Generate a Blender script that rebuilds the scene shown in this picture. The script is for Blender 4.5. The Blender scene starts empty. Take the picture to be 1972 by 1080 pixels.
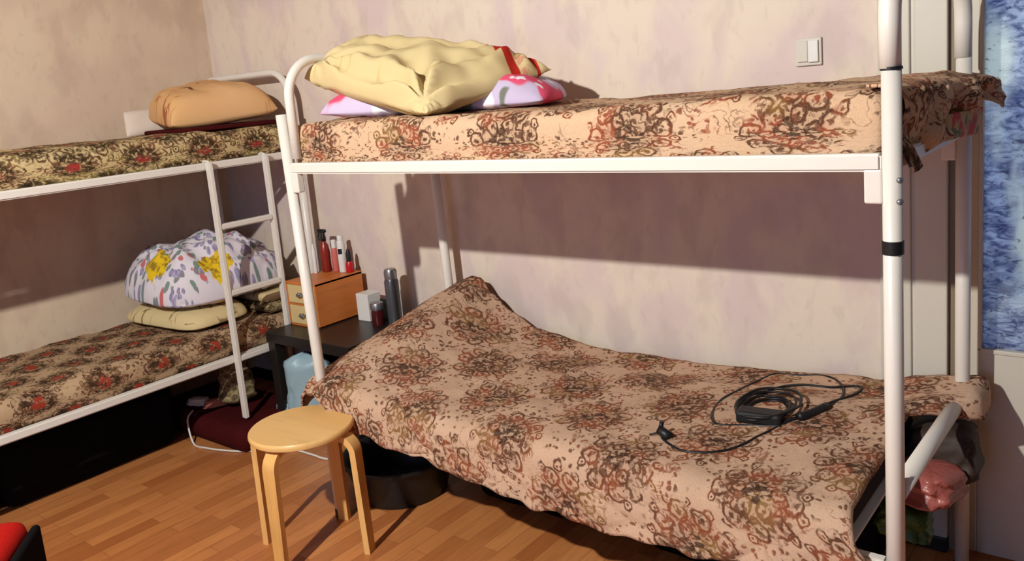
import bpy, bmesh, math, random
from mathutils import Vector, Matrix, noise
random.seed(7)
scene = bpy.context.scene
COL = scene.collection
R = math.radians

# ---------------------------------------------------------------- camera
cam_d = bpy.data.cameras.new('camera')
cam = bpy.data.objects.new('camera', cam_d)
COL.objects.link(cam)
cam_d.sensor_width = 36.0
cam_d.lens = 1607.7 * 36.0 / 1972.0
cam_d.shift_y = -101.7 / 1972.0
cam_d.clip_start = 0.05
cam.matrix_world = (Matrix.Translation((4.089, -2.611, 1.517)) @ Matrix.Rotation(R(39.007), 4, 'Z')
                    @ Matrix.Rotation(R(80.303), 4, 'X') @ Matrix.Rotation(R(-5.016), 4, 'Z'))
scene.camera = cam

# ---------------------------------------------------------------- light and exposure
world = bpy.data.worlds.new('world')
scene.world = world
world.use_nodes = True
world.node_tree.nodes['Background'].inputs[0].default_value = (0.6, 0.65, 0.8, 1)
world.node_tree.nodes['Background'].inputs[1].default_value = 0.02

ld = bpy.data.lights.new('ceiling_bulb', 'POINT')
ld.energy = 385
ld.color = (1.0, 0.985, 0.90)
ld.shadow_soft_size = 0.03
lo = bpy.data.objects.new('ceiling_bulb', ld)
lo.location = (2.57, -3.10, 2.50)
COL.objects.link(lo)

wd = bpy.data.lights.new('cool_fill', 'AREA')  # added cool fill for the shadows, no window stands here
wd.shape = 'RECTANGLE'
wd.size = 1.5
wd.size_y = 1.2
wd.energy = 22
wd.color = (0.36, 0.54, 1.0)
wo = bpy.data.objects.new('cool_fill', wd)
wo.location = (3.3, -4.85, 1.5)
wo.rotation_euler = (R(90), 0, 0)
COL.objects.link(wo)

# daylight of the next room behind the patterned door pane
bd = bpy.data.lights.new('next_room_daylight', 'AREA')
bd.shape = 'RECTANGLE'
bd.size = 0.9
bd.size_y = 1.5
bd.energy = 48
bd.color = (0.72, 0.82, 1.0)
bo = bpy.data.objects.new('next_room_daylight', bd)
bo.location = (4.05, 0.75, 1.45)
bo.rotation_euler = (R(-90), 0, 0)
COL.objects.link(bo)

vs = scene.view_settings
vs.view_transform = 'Standard'
vs.look = 'None'
vs.gamma = 1.0
vs.use_curve_mapping = False
vs.exposure = 0.0


# ---------------------------------------------------------------- node helper
def s2l(c):
    return tuple(((v / 255) / 12.92 if v / 255 <= 0.04045 else (((v / 255) + 0.055) / 1.055) ** 2.4) for v in c) + (1,)


class N:
    """small expression builder on a node tree"""
    def __init__(self, name, rough=0.7, spec=0.3):
        self.m = bpy.data.materials.new(name)
        self.m.use_nodes = True
        self.t = self.m.node_tree
        self.b = self.t.nodes['Principled BSDF']
        self.b.inputs['Roughness'].default_value = rough
        self.b.inputs['Specular IOR Level'].default_value = spec

    def put(self, sock, v):
        if isinstance(v, bpy.types.NodeSocket):
            self.t.links.new(v, sock)
        else:
            try:
                sock.default_value = v
            except Exception:
                sock.default_value = v[:3]

    def node(self, kind, out=0, props=None, **ins):
        n = self.t.nodes.new(kind)
        for k, v in (props or {}).items():
            setattr(n, k, v)
        for k, v in ins.items():
            key = int(k[1:]) if k[0] == 'i' and k[1:].isdigit() else k.replace('_', ' ')
            self.put(n.inputs[key], v)
        return n.outputs[out]

    def math(self, op, a, b=0.0, c=0.0):
        return self.node('ShaderNodeMath', props={'operation': op}, i0=a, i1=b, i2=c)

    def vmath(self, op, a, b=(0, 0, 0)):
        n = self.t.nodes.new('ShaderNodeVectorMath')
        n.operation = op
        self.put(n.inputs[0], a)
        if op == 'SCALE':
            self.put(n.inputs['Scale'], b)
        else:
            self.put(n.inputs[1], b)
        return n.outputs['Value'] if op in ('LENGTH', 'DOT_PRODUCT', 'DISTANCE') else n.outputs[0]

    def uv(self):
        return self.node('ShaderNodeTexCoord', out=2)

    def obj(self):
        return self.node('ShaderNodeTexCoord', out=3)

    def gen(self):
        return self.node('ShaderNodeTexCoord', out=0)

    def sep(self, v):
        n = self.t.nodes.new('ShaderNodeSeparateXYZ')
        self.put(n.inputs[0], v)
        return n.outputs

    def comb(self, x, y, z=0.0):
        return self.node('ShaderNodeCombineXYZ', i0=x, i1=y, i2=z)

    def noise(self, v, scale, detail=2.0, dist=0.0, out=0, rough=0.5):
        return self.node('ShaderNodeTexNoise', out=out, Vector=v, Scale=scale, Detail=detail, Distortion=dist, Roughness=rough)

    def vor(self, v, scale, feature='F1', out='Distance', rnd=1.0):
        n = self.t.nodes.new('ShaderNodeTexVoronoi')
        n.feature = feature
        self.put(n.inputs['Vector'], v)
        n.inputs['Scale'].default_value = scale
        n.inputs['Randomness'].default_value = rnd
        return n.outputs[out]

    def mix(self, f, a, b, blend='MIX'):
        n = self.t.nodes.new('ShaderNodeMix')
        n.data_type = 'RGBA'
        n.blend_type = blend
        self.put(n.inputs[0], f)
        self.put(n.inputs[6], a)
        self.put(n.inputs[7], b)
        return n.outputs[2]

    def step(self, v, lo, hi):
        """0 at lo, 1 at hi (lo may exceed hi)"""
        n = self.t.nodes.new('ShaderNodeMapRange')
        n.interpolation_type = 'SMOOTHSTEP'
        flip = lo > hi
        self.put(n.inputs['Value'], v)
        n.inputs['From Min'].default_value = min(lo, hi)
        n.inputs['From Max'].default_value = max(lo, hi)
        n.inputs['To Min'].default_value = 1.0 if flip else 0.0
        n.inputs['To Max'].default_value = 0.0 if flip else 1.0
        return n.outputs[0]

    def bump(self, h, strength=0.3, dist=0.01):
        o = self.node('ShaderNodeBump', Strength=strength, Distance=dist, Height=h)
        self.t.links.new(o, self.b.inputs['Normal'])

    def col(self, c):
        self.put(self.b.inputs['Base Color'], c)
        return self.m


# ---------------------------------------------------------------- materials
def simple(name, rgb, rough=0.6, spec=0.3, metal=0.0, vary=0.12, scale=12, bump=0.0):
    n = N(name, rough, spec)
    c = s2l(rgb)
    d = tuple(x * (1 - vary) for x in c[:3]) + (1,)
    f = n.noise(n.obj(), scale, 3)
    n.b.inputs['Metallic'].default_value = metal
    if bump:
        n.bump(n.noise(n.obj(), scale * 6, 3), bump, 0.004)
    return n.col(n.mix(f, d, c))


def wallpaper(name, base, dark, lav):
    n = N(name, 0.75, 0.2)
    p = n.obj()
    q = n.vmath('MULTIPLY', p, (1, 1, 0.6))
    big = n.noise(q, 4.2, 4, 0.4)
    c = n.mix(n.step(big, 0.42, 0.62), s2l(base), s2l(lav))
    mid = n.noise(n.vmath('ADD', q, (4, 2, 1)), 7.0, 3, 0.3)
    c = n.mix(n.math('MULTIPLY', n.step(mid, 0.50, 0.66), 0.4), c, s2l(dark))
    sm = n.noise(n.vmath('ADD', q, (1, 5, 3)), 24.0, 3, 0.2)
    c = n.mix(n.math('MULTIPLY', n.step(sm, 0.55, 0.72), 0.30), c, s2l(dark))
    ht = n.noise(p, 60, 4)
    n.bump(ht, 0.10, 0.003)
    return n.col(c)


M = {}
M['paper'] = wallpaper('pink_wallpaper', (224, 208, 192), (196, 178, 170), (214, 194, 190))
M['paper_left'] = wallpaper('warm_light_wallpaper', (214, 192, 168), (184, 160, 142), (208, 182, 162))  # same paper as back wall, warmer cast of the light mixed into colour
M['ceiling'] = simple('ceiling_paint', (170, 172, 178), 0.8, vary=0.03)
M['white'] = simple('white_enamel', (226, 220, 212), 0.35, 0.5, vary=0.06, scale=20)
M['trim'] = simple('door_paint', (206, 199, 186), 0.45, 0.4, vary=0.04, scale=5)
M['trim_dark'] = simple('door_edge_paint', (140, 122, 100), 0.5, 0.3, vary=0.1, scale=5)
M['black'] = simple('black_plastic', (22, 22, 24), 0.45, 0.4)
M['blackcloth'] = simple('black_cloth', (20, 18, 20), 0.95, 0.05, vary=0.3)
M['darkgrey'] = simple('dark_grey_ticking', (58, 54, 56), 0.95, 0.1, vary=0.35, scale=30, bump=0.3)
M['steel'] = simple('brushed_steel', (150, 150, 155), 0.35, 0.5, metal=0.8)
M['birch'] = None
M['table'] = simple('black_brown_laminate', (34, 30, 28), 0.35, 0.4, vary=0.2)
M['maroon'] = simple('maroon_cloth', (70, 14, 16), 0.9, 0.1, vary=0.3, bump=0.2)
M['red'] = simple('red_upholstery', (178, 22, 14), 0.85, 0.15, vary=0.1, scale=40, bump=0.2)
M['redplastic'] = simple('red_plastic', (190, 20, 30), 0.35, 0.5)
M['whiteplastic'] = simple('white_plastic', (225, 222, 218), 0.35, 0.4, vary=0.04)
M['cream'] = simple('cream_drawer_front', (214, 188, 134), 0.5, 0.3, vary=0.08)
M['bluebag'] = simple('pale_blue_plastic', (150, 178, 190), 0.35, 0.4, vary=0.2, scale=9, bump=0.3)
M['pinkbag'] = simple('pink_plastic', (176, 96, 88), 0.3, 0.5, vary=0.45, scale=14, bump=0.6)
M['greenbag'] = simple('green_plastic', (52, 84, 34), 0.4, 0.4, vary=0.25, scale=9, bump=0.4)


def wood(name, a, b, axis=0, scale=7.0, rough=0.4):
    n = N(name, rough, 0.35)
    s = [1, 1, 1]
    s[axis] = 0.12
    p = n.vmath('MULTIPLY', n.obj(), tuple(s))
    g = n.noise(p, scale * 6, 4, 0.6)
    g2 = n.noise(p, scale, 3, 1.0)
    c = n.mix(n.step(g2, 0.3, 0.7), s2l(a), s2l(b))
    c = n.mix(n.math('MULTIPLY', n.step(g, 0.5, 0.75), 0.35), c, s2l(tuple(x * 0.75 for x in b)))
    n.bump(g, 0.05, 0.002)
    return n.col(c)


M['birch'] = wood('birch_veneer', (226, 178, 112), (214, 160, 92), 2, 5, 0.35)
M['birch_top'] = wood('birch_seat_veneer', (226, 182, 118), (218, 168, 102), 0, 3, 0.35)
M['pine'] = wood('orange_pine', (205, 122, 60), (188, 104, 46), 1, 6, 0.4)


def floor_mat():
    n = N('laminate_floor', 0.38, 0.45)
    s = n.sep(n.obj())
    v = n.comb(s[1], s[0])
    bt = n.t.nodes.new('ShaderNodeTexBrick')
    bt.offset = 0.37
    bt.offset_frequency = 2
    n.put(bt.inputs['Vector'], v)
    bt.inputs['Scale'].default_value = 1.0
    bt.inputs['Brick Width'].default_value = 0.36
    bt.inputs['Row Height'].default_value = 0.066
    bt.inputs['Mortar Size'].default_value = 0.0009
    bt.inputs['Color1'].default_value = (0, 0, 0, 1)
    bt.inputs['Color2'].default_value = (1, 1, 1, 1)
    bt.inputs['Mortar'].default_value = (0.1, 0.1, 0.1, 1)
    r = n.sep(bt.outputs['Color'])[0]
    g = n.noise(n.comb(n.math('MULTIPLY', s[1], 0.1), s[0]), 60, 4, 0.5)
    c = n.mix(r, s2l((166, 98, 52)), s2l((204, 134, 78)))
    c = n.mix(n.math('MULTIPLY', n.step(g, 0.4, 0.75), 0.35), c, s2l((140, 76, 38)))
    c = n.mix(n.math('MULTIPLY', bt.outputs['Fac'], 0.5), c, s2l((90, 48, 24)))
    return n.col(c)


M['floor'] = floor_mat()


def tapestry(name, base, base2, c_dark, c_rust, c_gold, px=0.41, py=0.38, rad=0.115, off=(0, 0), rose=None, dark_amt=1.0, heart=0.40):
    """woven bedspread: rows of scrolled medallions, small sprigs between"""
    n = N(name, 0.95, 0.08)
    uv = n.uv()
    uv = n.vmath('ADD', uv, (off[0], off[1], 0))
    w = n.vmath('SCALE', n.vmath('SUBTRACT', n.noise(uv, 7, 2, out=1), (0.5, 0.5, 0.5)), 0.024)
    uvw = n.vmath('ADD', uv, n.vmath('ADD', w, n.vmath('SCALE', n.vmath('SUBTRACT', n.noise(uv, 42, 3, out=1), (0.5, 0.5, 0.5)), 0.026)))
    s = n.sep(uvw)

    def local(ox, oy):
        a = n.math('ADD', n.math('DIVIDE', s[0], px), ox)
        b = n.math('ADD', n.math('DIVIDE', s[1], py), oy)
        fa = n.math('MULTIPLY', n.math('SUBTRACT', n.math('FRACT', a), 0.5), px)
        fb = n.math('MULTIPLY', n.math('SUBTRACT', n.math('FRACT', b), 0.5), py)
        return fa, fb

    a1, b1 = local(0.0, 0.0)
    a2, b2 = local(0.5, 0.5)
    v1 = n.comb(a1, b1)
    v2 = n.comb(a2, b2)
    l1 = n.vmath('LENGTH', v1)
    l2 = n.vmath('LENGTH', v2)
    pick = n.math('LESS_THAN', l2, l1)
    lv = n.node('ShaderNodeMix', out=1, props={'data_type': 'VECTOR'}, i0=pick, i4=v1, i5=v2)
    r = n.math('MINIMUM', l1, l2)
    ls = n.sep(lv)
    th = n.math('ARCTAN2', ls[1], ls[0])
    def wreath(count, rc, rr_, lw, ph):
        # a circle of little curls around the heart
        f = n.math('ADD', n.math('MULTIPLY', th, count / (2 * math.pi)), ph)
        k = n.math('FLOOR', f)
        ac = n.math('MULTIPLY', n.math('SUBTRACT', n.math('ADD', k, 0.5), ph), 2 * math.pi / count)
        cx = n.math('MULTIPLY', n.math('COSINE', ac), rc)
        cy = n.math('MULTIPLY', n.math('SINE', ac), rc)
        d = n.vmath('LENGTH', n.vmath('SUBTRACT', n.comb(ls[0], ls[1]), n.comb(cx, cy)))
        ring_ = n.step(n.math('ABSOLUTE', n.math('SUBTRACT', d, rr_)), lw, lw * 0.35)
        dot_ = n.step(d, rr_ * 0.42, rr_ * 0.2)
        return n.math('MAXIMUM', ring_, dot_)
    rr = r
    lob = n.math('MULTIPLY', n.math('COSINE', n.math('MULTIPLY', th, 9.0)), rad * 0.07)
    w1 = wreath(9.0, rad * 0.78, rad * 0.20, rad * 0.052, 0.1)
    w2 = wreath(6.0, rad * 0.44, rad * 0.15, rad * 0.045, 0.35)
    w3 = wreath(13.0, rad * 1.02, rad * 0.10, rad * 0.035, 0.6)
    band = n.step(n.math('ABSOLUTE', n.math('SUBTRACT', n.math('ADD', r, lob), rad * 0.60)), rad * 0.055, rad * 0.015)
    brk = n.step(n.noise(uvw, 17, 2), 0.36, 0.48)
    brk2 = n.step(n.noise(n.vmath('ADD', uv, (2, 3, 1)), 13, 2), 0.42, 0.52)
    scroll = n.math('MULTIPLY', n.math('MAXIMUM', w1, w2), brk)
    fine = n.math('MULTIPLY', n.step(n.noise(n.vmath('ADD', uv, (5, 2, 0)), 66, 3, 0.6), 0.50, 0.57), n.step(rr, rad * 1.05, rad * 0.8))
    lines = n.math('MAXIMUM', n.math('MULTIPLY', w3, brk2), n.math('MAXIMUM', n.math('MULTIPLY', band, brk2), n.math('MULTIPLY', fine, 0.9)))
    leaf = n.math('MULTIPLY', n.step(r, rad * heart, rad * heart * 0.75), n.step(n.noise(n.vmath('MULTIPLY', lv, (1, 1.6, 1)), 34, 2, 0.5), 0.45, 0.52))
    # sprigs
    f2 = n.vor(uvw, 52.0)
    spm = n.step(n.noise(uv, 9.5, 2), 0.43, 0.50)
    sprig = n.math('MULTIPLY', n.math('MULTIPLY', n.step(f2, 0.40, 0.26), spm), n.step(r, rad * 0.9, rad * 1.1))
    vin = n.math('ABSOLUTE', n.math('SUBTRACT', n.noise(uvw, 13, 2, 1.2), 0.5))
    vine = n.math('MULTIPLY', n.math('MULTIPLY', n.step(vin, 0.022, 0.008), n.step(n.noise(uv, 5.5, 1), 0.5, 0.58)), n.step(r, rad * 0.9, rad * 1.1))
    base_c = n.mix(n.noise(uv, 5, 3), s2l(base), s2l(base2))
    hue = n.step(n.noise(uvw, 11, 2), 0.44, 0.60)
    ink = n.mix(hue, s2l(c_dark), s2l(c_rust))
    ink = n.mix(n.step(n.noise(n.vmath('ADD', uv, (3.1, 1.7, 0)), 6.5, 2), 0.55, 0.66), ink, s2l(c_gold))
    halo = n.math('MULTIPLY', n.step(rr, rad * 1.0, rad * 0.6), 0.26)
    c = n.mix(halo, base_c, ink)
    m = n.math('MAXIMUM', scroll, lines)
    m = n.math('MAXIMUM', m, n.math('MULTIPLY', sprig, 0.92))
    m = n.math('MAXIMUM', m, n.math('MULTIPLY', vine, 0.7))
    c = n.mix(n.math('MULTIPLY', m, 0.95 * dark_amt), c, ink)
    c = n.mix(n.math('MULTIPLY', leaf, 0.85), c, s2l(tuple(x * 0.6 for x in c_dark)))
    if rose:
        rm = n.math('MULTIPLY', n.step(r, rad * 0.36, rad * 0.22), n.step(n.noise(uv, 45, 2), 0.38, 0.5))
        c = n.mix(rm, c, s2l(rose))
    weave = n.noise(n.vmath('MULTIPLY', uv, (1, 1, 1)), 220, 3)
    c = n.mix(n.math('MULTIPLY', n.step(weave, 0.45, 0.7), 0.22), c, s2l(tuple(x * 0.7 for x in base)))
    n.bump(n.math('ADD', weave, n.math('MULTIPLY', n.noise(uv, 60, 2), 1.5)), 0.35, 0.004)
    return n.col(c)


M['spread'] = tapestry('brown_scroll_bedspread', (202, 168, 144), (186, 154, 128), (82, 46, 28), (128, 64, 38), (124, 88, 48),
                       off=(0.05, 0.16), rad=0.122)
M['spread_up'] = tapestry('brown_scroll_bedspread_upper', (210, 178, 150), (200, 164, 130), (74, 40, 24), (134, 60, 36), (118, 82, 38),
                          px=0.40, py=0.40, rad=0.120, off=(0, 0))
M['rosespread'] = tapestry('rose_bouquet_bedspread', (206, 182, 140), (194, 172, 122), (70, 44, 26), (104, 58, 40), (120, 104, 56),
                           px=0.28, py=0.30, rad=0.110, rose=(156, 46, 46), heart=0.80)
M['darkspread'] = tapestry('dark_brown_spotted_bedspread', (186, 158, 126), (168, 138, 108), (72, 42, 26), (96, 56, 36), (104, 84, 56),
                           px=0.25, py=0.26, rad=0.085, rose=(150, 52, 36), heart=0.85)


def yellow_case():
    n = N('yellow_pillowcase', 0.85, 0.12)
    uv = n.uv()
    s = n.sep(uv)
    base = n.mix(n.noise(uv, 3, 2), s2l((216, 196, 150)), s2l((200, 178, 130)))
    # pale outlined ovals
    f = n.vor(n.vmath('MULTIPLY', uv, (1, 1.3, 1)), 7.0)
    o = n.step(n.math('ABSOLUTE', n.math('SUBTRACT', f, 0.26)), 0.035, 0.012)
    o = n.math('MULTIPLY', o, n.step(n.noise(uv, 4, 1), 0.48, 0.56))
    c = n.mix(n.math('MULTIPLY', o, 0.55), base, s2l((170, 146, 74)))
    # red bands near one end; u in metres 0..0.7
    q = n.math('ADD', n.math('MULTIPLY', s[0], 0.9), n.math('MULTIPLY', s[1], 0.434))
    b1 = n.step(n.math('ABSOLUTE', n.math('SUBTRACT', q, 0.60)), 0.016, 0.012)
    b2 = n.step(n.math('ABSOLUTE', n.math('SUBTRACT', q, 0.668)), 0.007, 0.004)
    band = n.math('MULTIPLY', n.step(q, 0.615, 0.62), n.step(q, 0.67, 0.665))
    chk = n.step(n.noise(uv, 38, 2), 0.48, 0.56)
    c = n.mix(n.math('MULTIPLY', n.math('MULTIPLY', band, chk), 0.55), c, s2l((190, 90, 80)))
    c = n.mix(n.math('MAXIMUM', b1, b2), c, s2l((184, 44, 34)))
    n.bump(n.noise(uv, 180, 2), 0.1, 0.002)
    return n.col(c)


def pink_case():
    n = N('lilac_pink_pillowcase', 0.85, 0.12)
    uv = n.uv()
    base = n.mix(n.noise(uv, 4, 2), s2l((206, 192, 216)), s2l((188, 172, 206)))
    c = n.mix(n.step(n.noise(n.vmath('ADD', uv, (0.02, 0.55, 0)), 6.5, 1), 0.53, 0.57), base, s2l((222, 84, 118)))
    c = n.mix(n.step(n.noise(n.vmath('ADD', uv, (2.2, 5.1, 0)), 9, 2), 0.63, 0.67), c, s2l((120, 120, 110)))
    c = n.mix(n.step(n.noise(n.vmath('ADD', uv, (7.2, 1.1, 0)), 13, 2), 0.62, 0.66), c, s2l((236, 228, 236)))
    return n.col(c)


def orange_case():
    n = N('orange_pillowcase', 0.85, 0.12)
    uv = n.uv()
    s = n.sep(uv)
    c = n.mix(n.noise(uv, 3.5, 2), s2l((222, 178, 136)), s2l((210, 160, 98)))
    v = n.math('ABSOLUTE', n.math('SUBTRACT', n.noise(uv, 9, 2, 0.8), 0.5))
    c = n.mix(n.math('MULTIPLY', n.math('MULTIPLY', n.step(v, 0.02, 0.008), n.step(n.noise(uv, 4, 1), 0.5, 0.58)), 0.8), c, s2l((150, 62, 40)))
    st = n.step(n.math('ABSOLUTE', n.math('SUBTRACT', n.math('FRACT', n.math('MULTIPLY', s[0], 3.1)), 0.5)), 0.035, 0.02)
    st = n.math('MULTIPLY', st, n.math('MULTIPLY', n.step(s[1], 0.20, 0.21), n.step(s[1], 0.36, 0.34)))
    c = n.mix(n.math('MULTIPLY', st, 0.85), c, s2l((84, 40, 24)))
    return n.col(c)


def duvet_case():
    n = N('white_print_duvet', 0.85, 0.12)
    uv = n.uv()
    base = s2l((214, 206, 214))
    w = n.vmath('SCALE', n.vmath('SUBTRACT', n.noise(uv, 20, 2, out=1), (0.5, 0.5, 0.5)), 0.03)
    p = n.vmath('ADD', uv, w)
    f = n.vor(p, 32)
    cc = n.vor(p, 32, out='Color')
    cs = n.sep(cc)
    blob = n.step(n.math('ADD', f, n.math('MULTIPLY', n.noise(p, 60, 2), 0.25)), 0.60, 0.52)
    inner = n.mix(n.step(n.noise(p, 70, 2), 0.4, 0.6), s2l((96, 88, 138)), s2l((148, 140, 176)))
    inner = n.mix(n.step(cs[0], 0.62, 0.66), inner, s2l((96, 92, 96)))
    inner = n.mix(n.step(cs[1], 0.88, 0.9), inner, s2l((184, 44, 40)))
    inner = n.mix(n.step(cs[2], 0.86, 0.88), inner, s2l((70, 112, 96)))
    c = n.mix(n.math('MULTIPLY', blob, 0.8), base, inner)
    wob = n.math('MULTIPLY', n.math('SUBTRACT', n.noise(p, 26, 3), 0.5), 0.10)
    d1 = n.vmath('DISTANCE', n.vmath('MULTIPLY', p, (1.0, 0.7, 1)), (0.075, 0.36 * 0.7, 0))
    d2 = n.vmath('DISTANCE', n.vmath('MULTIPLY', p, (0.75, 1.0, 1)), (0.25 * 0.75, 0.535, 0))
    gm = n.step(n.math('ADD', n.math('MINIMUM', d1, d2), wob), 0.052, 0.046)
    yel = n.mix(n.step(n.noise(p, 42, 3), 0.46, 0.60), s2l((222, 184, 34)), s2l((150, 118, 40)))
    c = n.mix(gm, c, yel)
    n.bump(n.noise(uv, 150, 2), 0.1, 0.002)
    return n.col(c)


def cream_case():
    n = N('cream_scroll_pillowcase', 0.85, 0.12)
    uv = n.uv()
    c = n.mix(n.noise(uv, 4, 2), s2l((214, 194, 148)), s2l((200, 178, 132)))
    v = n.math('ABSOLUTE', n.math('SUBTRACT', n.noise(uv, 9, 2, 1.5), 0.5))
    m = n.math('MULTIPLY', n.step(v, 0.035, 0.012), n.step(n.noise(uv, 7, 1), 0.48, 0.56))
    c = n.mix(n.math('MULTIPLY', m, 0.8), c, s2l((110, 84, 48)))
    return n.col(c)


M['yellowcase'] = yellow_case()
M['pinkcase'] = pink_case()
M['orangecase'] = orange_case()
M['duvet'] = duvet_case()
M['creamcase'] = cream_case()
M['whitecase'] = simple('white_pillowcase', (224, 208, 196), 0.9, 0.1, vary=0.05)
M['stripeblanket'] = tapestry('folded_floral_blanket', (176, 160, 118), (150, 130, 96), (60, 42, 28), (90, 60, 40), (110, 100, 60),
                              px=0.2, py=0.16, rad=0.06)


def glass_mat():
    """patterned bluish privacy pane"""
    n = N('patterned_blue_glass', 0.22, 0.6)
    p = n.vmath('MULTIPLY', n.obj(), (1.0, 1.0, 2.2))
    big = n.noise(n.vmath('MULTIPLY', n.obj(), (2.0, 1, 1.0)), 2.6, 3, 0.8)
    f = n.noise(p, 22, 5, 1.4, rough=0.65)
    c = n.mix(n.step(f, 0.35, 0.65), s2l((96, 106, 142)), s2l((190, 200, 214)))
    c = n.mix(n.step(big, 0.50, 0.64), c, s2l((206, 212, 208)))
    dk = n.noise(n.vmath('MULTIPLY', n.obj(), (1.2, 1, 3.0)), 30, 3, 0.8)
    c = n.mix(n.math('MULTIPLY', n.step(dk, 0.60, 0.70), 0.7), c, s2l((58, 66, 92)))
    n.bump(n.math('ADD', f, dk), 0.8, 0.02)
    n.col(c)
    tl = n.t.nodes.new('ShaderNodeBsdfTranslucent')
    n.put(tl.inputs[0], c)
    mx = n.t.nodes.new('ShaderNodeMixShader')
    mx.inputs[0].default_value = 0.55
    out = n.t.nodes['Material Output']
    n.t.links.new(n.b.outputs[0], mx.inputs[1])
    n.t.links.new(tl.outputs[0], mx.inputs[2])
    n.t.links.new(mx.outputs[0], out.inputs[0])
    return n.m


M['glass'] = glass_mat()


# ---------------------------------------------------------------- geometry helpers
ORG = {}


def link(name, me, mat, parent=None, smooth=True):
    if smooth:
        for p in me.polygons:
            p.use_smooth = True
    if mat:
        me.materials.append(mat)
    o = bpy.data.objects.new(name, me)
    COL.objects.link(o)
    if parent is not None:
        me.transform(Matrix.Translation(-ORG[parent.name]))
        o.parent = parent
        ORG[o.name] = ORG[parent.name]
    else:
        # origin at the base of the mesh
        xs = [v.co for v in me.vertices]
        c = Vector(((min(v.x for v in xs) + max(v.x for v in xs)) / 2, (min(v.y for v in xs) + max(v.y for v in xs)) / 2, min(v.z for v in xs)))
        me.transform(Matrix.Translation(-c))
        o.location = c
        ORG[o.name] = c
    return o


def link_at(name, me, mat, parent=None, smooth=True):
    """like link, but keeps world coordinates as object coordinates (origin 0)"""
    if smooth:
        for p in me.polygons:
            p.use_smooth = True
    me.materials.append(mat)
    o = bpy.data.objects.new(name, me)
    COL.objects.link(o)
    return o


def tag(o, label, cat, group=None):
    o['label'] = label
    o['category'] = cat
    if group:
        o['group'] = group
    return o


def thing(name, loc, label, cat, group=None):
    o = bpy.data.objects.new(name, None)
    o.empty_display_size = 0.1
    COL.objects.link(o)
    o.location = loc
    ORG[o.name] = Vector(loc)
    return tag(o, label, cat, group)


def bm_mesh(bm, name='m'):
    bmesh.ops.recalc_face_normals(bm, faces=bm.faces)
    me = bpy.data.meshes.new(name)
    bm.to_mesh(me)
    bm.free()
    return me


def add_box(bm, x0, x1, y0, y1, z0, z1, bev=0.0, seg=2):
    v = [bm.verts.new((x, y, z)) for x in (x0, x1) for y in (y0, y1) for z in (z0, z1)]
    q = [(0, 1, 3, 2), (4, 6, 7, 5), (0, 4, 5, 1), (2, 3, 7, 6), (0, 2, 6, 4), (1, 5, 7, 3)]
    fs = [bm.faces.new([v[i] for i in f]) for f in q]
    if bev:
        es = list({e for f in fs for e in f.edges})
        bmesh.ops.bevel(bm, geom=es, offset=bev, segments=seg, profile=0.5, affect='EDGES')
    return bm


def boxo(name, b, mat, parent=None, bev=0.004, seg=2):
    bm = bmesh.new()
    add_box(bm, *b, bev=bev, seg=seg)
    return link(name, bm_mesh(bm), mat, parent, smooth=False)


def smooth_path(pts, n=8):
    P = [Vector(p) for p in pts]
    if len(P) < 3:
        return P
    out = []
    for i in range(len(P) - 1):
        p0 = P[max(i - 1, 0)]
        p1 = P[i]
        p2 = P[i + 1]
        p3 = P[min(i + 2, len(P) - 1)]
        for k in range(n):
            t = k / n
            out.append(0.5 * ((2 * p1) + (p2 - p0) * t + (2 * p0 - 5 * p1 + 4 * p2 - p3) * t * t + (3 * p1 - p0 - 3 * p2 + p3) * t ** 3))
    out.append(P[-1])
    return out


def add_tube(bm, path, r, seg=14, caps=True, radii=None):
    path = [Vector(p) for p in path]
    rings = []
    up = Vector((0, 0, 1))
    prev = None
    for i, p in enumerate(path):
        a = path[max(i - 1, 0)]
        b = path[min(i + 1, len(path) - 1)]
        t = (b - a).normalized()
        if prev is None:
            u = t.cross(up)
            if u.length < 1e-3:
                u = t.cross(Vector((0, 1, 0)))
            u.normalize()
        else:
            u = prev - t * prev.dot(t)
            u.normalize()
        prev = u
        w = t.cross(u)
        rr = radii[i] if radii else r
        rings.append([bm.verts.new(p + (u * math.cos(2 * math.pi * k / seg) + w * math.sin(2 * math.pi * k / seg)) * rr) for k in range(seg)])
    for i in range(len(rings) - 1):
        for k in range(seg):
            bm.faces.new((rings[i][k], rings[i][(k + 1) % seg], rings[i + 1][(k + 1) % seg], rings[i + 1][k]))
    if caps:
        bm.faces.new(rings[0][::-1])
        bm.faces.new(rings[-1])
    return bm


def tubeo(name, path, r, mat, parent=None, seg=14, smooth=0, radii=None):
    bm = bmesh.new()
    if smooth:
        path = smooth_path(path, smooth)
    add_tube(bm, path, r, seg, radii=radii)
    return link(name, bm_mesh(bm), mat, parent)


def add_lathe(bm, cx, cy, prof, seg=28, sx=1.0, sy=1.0):
    rings = []
    for r, z in prof:
        rings.append([bm.verts.new((cx + sx * r * math.cos(2 * math.pi * k / seg), cy + sy * r * math.sin(2 * math.pi * k / seg), z)) for k in range(seg)])
    for i in range(len(rings) - 1):
        for k in range(seg):
            bm.faces.new((rings[i][k], rings[i][(k + 1) % seg], rings[i + 1][(k + 1) % seg], rings[i + 1][k]))
    bm.faces.new(rings[0][::-1])
    bm.faces.new(rings[-1])
    return bm


def latheo(name, cx, cy, prof, mat, parent=None, seg=28, sx=1.0, sy=1.0):
    bm = bmesh.new()
    add_lathe(bm, cx, cy, prof, seg, sx, sy)
    o = link(name, bm_mesh(bm), mat, parent)
    return sharp(o)


def sharp(o, ang=40):
    m = o.modifiers.new('es', 'EDGE_SPLIT')
    m.split_angle = R(ang)
    return o


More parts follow.
